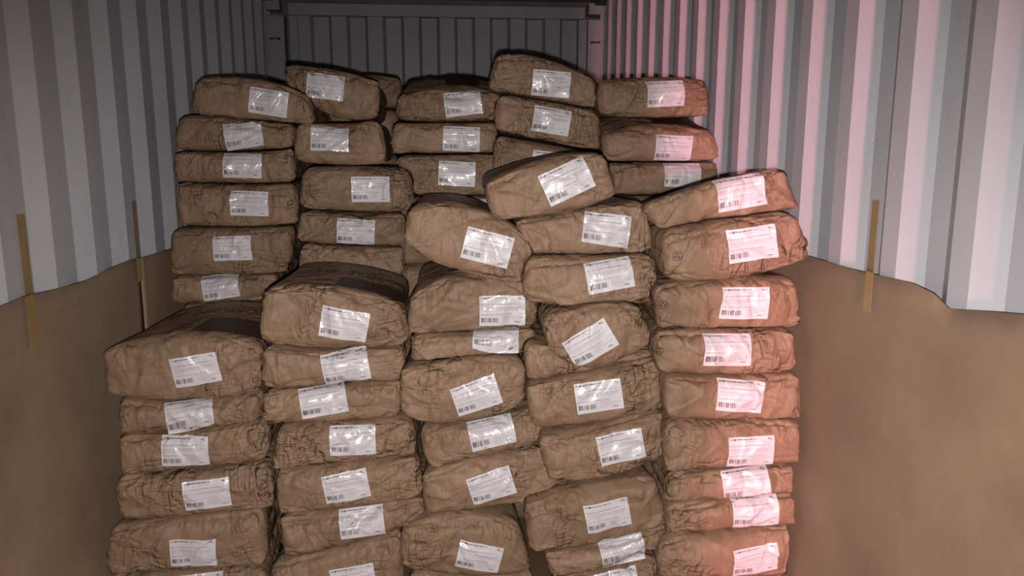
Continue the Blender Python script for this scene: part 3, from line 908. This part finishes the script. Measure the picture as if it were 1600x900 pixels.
 ('e3', [(950, 253), (1040, 254), (1122, 252)], [(954, 304), (1040, 304), (1120, 302)], 3.07, 'sack third from the top of the rear right stack, its sticker half pink half grey', (1067, 272, -1), {}),
 ('e4', [(956, 306), (1040, 306), (1118, 304)], [(956, 360), (1040, 360), (1118, 360)], 3.08, 'sack behind the top sacks at right, only a dark strip of paper showing', None, {}),
 # third row
 ('f1', [(487, 118), (560, 114), (626, 121)], [(487, 168), (560, 168), (626, 168)], 4.02, 'dark brown sack behind the second rear stack, only its wrinkled right end peeking out', None, dict(depth=.6)),
 ('f2', [(790, 112), (860, 107), (934, 118)], [(790, 165), (860, 165), (934, 165)], 3.90, 'brown sack behind the highest sack, only its top edge peeking out above', None, dict(depth=.6)),
]
for key, top, bot, Y, label, st, kw in SPECS:
    S[key] = shape_sack(top, bot, Y, seed=kw.pop('seed', seed_of(key)), **kw)
settle(list(S.values()))
for key, top, bot, Y, label, st, kw in SPECS:
    link_sack(S[key], label)
    if st:
        decal_grid(S[key], 'sticker', frame_at(S[key], st[0], st[1], st[2], 12), LW, LH, 40, 27, STICKER, 0.0010)

# the sacks that carry the rear rows, out of sight behind the front stacks
def support(x0, x1, y, depth, ztop, n, where):
    h = ztop / n
    for i in range(n):
        key = (round(x1 - x0, 2), round(depth, 2), round(h, 3))
        if key not in support.cache:
            hw, hh = (x1 - x0) / 2, h
            P = sack_points(COARSE[0], [np.array([a, hh]) for a in (-hw, 0, hw)], [np.array([a, 0.0]) for a in (-hw, 0, hw)], depth, np.random.RandomState(int(h * 1e4) % 999), crump=.4)
            P[:, 1] -= depth / 2
            support.cache[key] = numpy_mesh('paper_sack', P, COARSE[1], KRAFT)
        o = bpy.data.objects.new('paper_sack', support.cache[key])
        o.location = ((x0 + x1) / 2, y + depth / 2, i * h)
        col.objects.link(o)
        tag(o, 'hidden brown sack in the ' + where + ', ' + ('lowest', 'second', 'third', 'fourth', 'fifth', 'sixth', 'seventh', 'eighth')[i] + (' layer' if i else ' layer on the floor'), 'sack', 'hidden sacks low in the ' + where)
support.cache = {}
for key, dp, where in (('a6', .68, 'rear left stack'), ('b5', .68, 'second rear stack'), ('c4', .68, 'third rear stack'), ('d3', .68, 'fourth rear stack'),
                       ('e4', .68, 'rear right stack'), ('f1', .58, 'last row, left half'), ('f2', .58, 'last row, right half')):
    P = S[key].P
    zb = P[:, 2].min() - 0.004
    dp = min(dp, .66)
    support(P[:, 0].min() + (.004 if key == 'c4' else .03), P[:, 0].max() - .03, S[key].Y + .04, dp - .04, zb, 6 if zb < 1.3 else 8, where)

# ---- print on top faces
def top_frame(s, px, py, Z, ang=0):
    c = Vector(at_z(px, py, Z))
    return c, Vector((0, 0, 1)), Vector((math.cos(ang), math.sin(ang), 0)), Vector((-math.sin(ang), math.cos(ang), 0))
def top_z(s):
    return float(np.percentile(s.P[:, 2], 90))
def to_local(fr, pix, Z):
    c, n, r, u = fr
    out = []
    for p in pix:
        d = Vector(at_z(*p, Z)) - c
        out.append((d.dot(r), d.dot(u)))
    return out
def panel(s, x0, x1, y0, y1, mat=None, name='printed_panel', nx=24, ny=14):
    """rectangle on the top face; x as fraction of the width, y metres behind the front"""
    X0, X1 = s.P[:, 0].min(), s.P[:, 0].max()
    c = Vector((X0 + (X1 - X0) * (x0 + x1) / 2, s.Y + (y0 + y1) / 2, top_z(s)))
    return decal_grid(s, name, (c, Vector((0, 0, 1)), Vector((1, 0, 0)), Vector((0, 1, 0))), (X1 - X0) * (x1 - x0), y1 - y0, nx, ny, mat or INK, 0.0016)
def top_text(s, body, x0, x1, y0, hgt, flip=True):
    cu = bpy.data.curves.new('printed_text', 'FONT')
    cu.body = body; cu.size = hgt * 1.35; cu.align_x = 'CENTER'; cu.resolution_u = 2
    tmp = bpy.data.objects.new('printed_text', cu)
    me = tmp.to_mesh()
    X0, X1 = s.P[:, 0].min(), s.P[:, 0].max()
    xs = [v.co.x for v in me.vertices]
    k = (X1 - X0) * (x1 - x0) / (max(xs) - min(xs))
    cx = X0 + (X1 - X0) * (x0 + x1) / 2
    V = []
    mid = (max(xs) + min(xs)) / 2
    for v in me.vertices:
        a, b = (v.co.x - mid) * k, v.co.y
        if flip: a, b = -a, -b + hgt
        V.append(cast(s, Vector((cx + a, s.Y + y0 + b, top_z(s))), Vector((0, 0, 1)), 0.0018) - s.org)
    Fc = [tuple(p.vertices) for p in me.polygons]
    tmp.to_mesh_clear()
    bpy.data.objects.remove(tmp)
    bpy.data.curves.remove(cu)
    mesh_obj('printed_text', V, Fc, INKTHIN, s.o)
s = S['A1']
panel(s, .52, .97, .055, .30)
panel(s, .05, .52, .052, .058, INKTHIN, 'printed_line', 30, 1)
panel(s, .10, .50, .296, .302, INKTHIN, 'printed_line', 30, 1)
for i in range(4):
    panel(s, .34, .34 + (.13, .14, .12, .14)[i], .10 + .045 * i, .112 + .045 * i, INKTHIN, 'printed_line', 10, 1)
top_text(s, 'POVDRE  NN   JA', .12, .97, .40, .09)
s = S['B1']
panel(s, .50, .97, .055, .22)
panel(s, .06, .50, .055, .061, INKTHIN, 'printed_line', 30, 1)
top_text(s, 'POVDRE  SIH', .30, .95, .30, .08)
s = S['c1']
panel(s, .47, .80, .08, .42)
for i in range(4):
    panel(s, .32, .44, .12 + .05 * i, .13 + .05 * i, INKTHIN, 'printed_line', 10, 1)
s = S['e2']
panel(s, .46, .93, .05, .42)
for i in range(3):
    panel(s, .30, .42, .10 + .06 * i, .115 + .06 * i, INKTHIN, 'printed_line', 10, 1)

# ---- small printed symbols on the sack ends
recycle_mark(S['E8'], 1058, 400)
recycle_mark(S['E7'], 1036, 476, .028)
recycle_mark(S['E6'], 1030, 548, .026)
for key, px, py, ang, k in (('A4', 412, 766, 6, 1.0), ('A3', 408, 686, 6, .8), ('D6', 1000, 498, -40, 1.1), ('A1', 398, 598, 0, .7), ('a4', 452, 322, 0, .9),
                            ('b3', 640, 300, 0, .9), ('B4', 642, 684, 0, .8), ('B5', 650, 738, 0, .8), ('a2', 443, 205, 0, .8), ('a3', 446, 250, 0, .8), ('D7', 1016, 444, 0, .8)):
    handling_mark(S[key], px, py, ang, k)
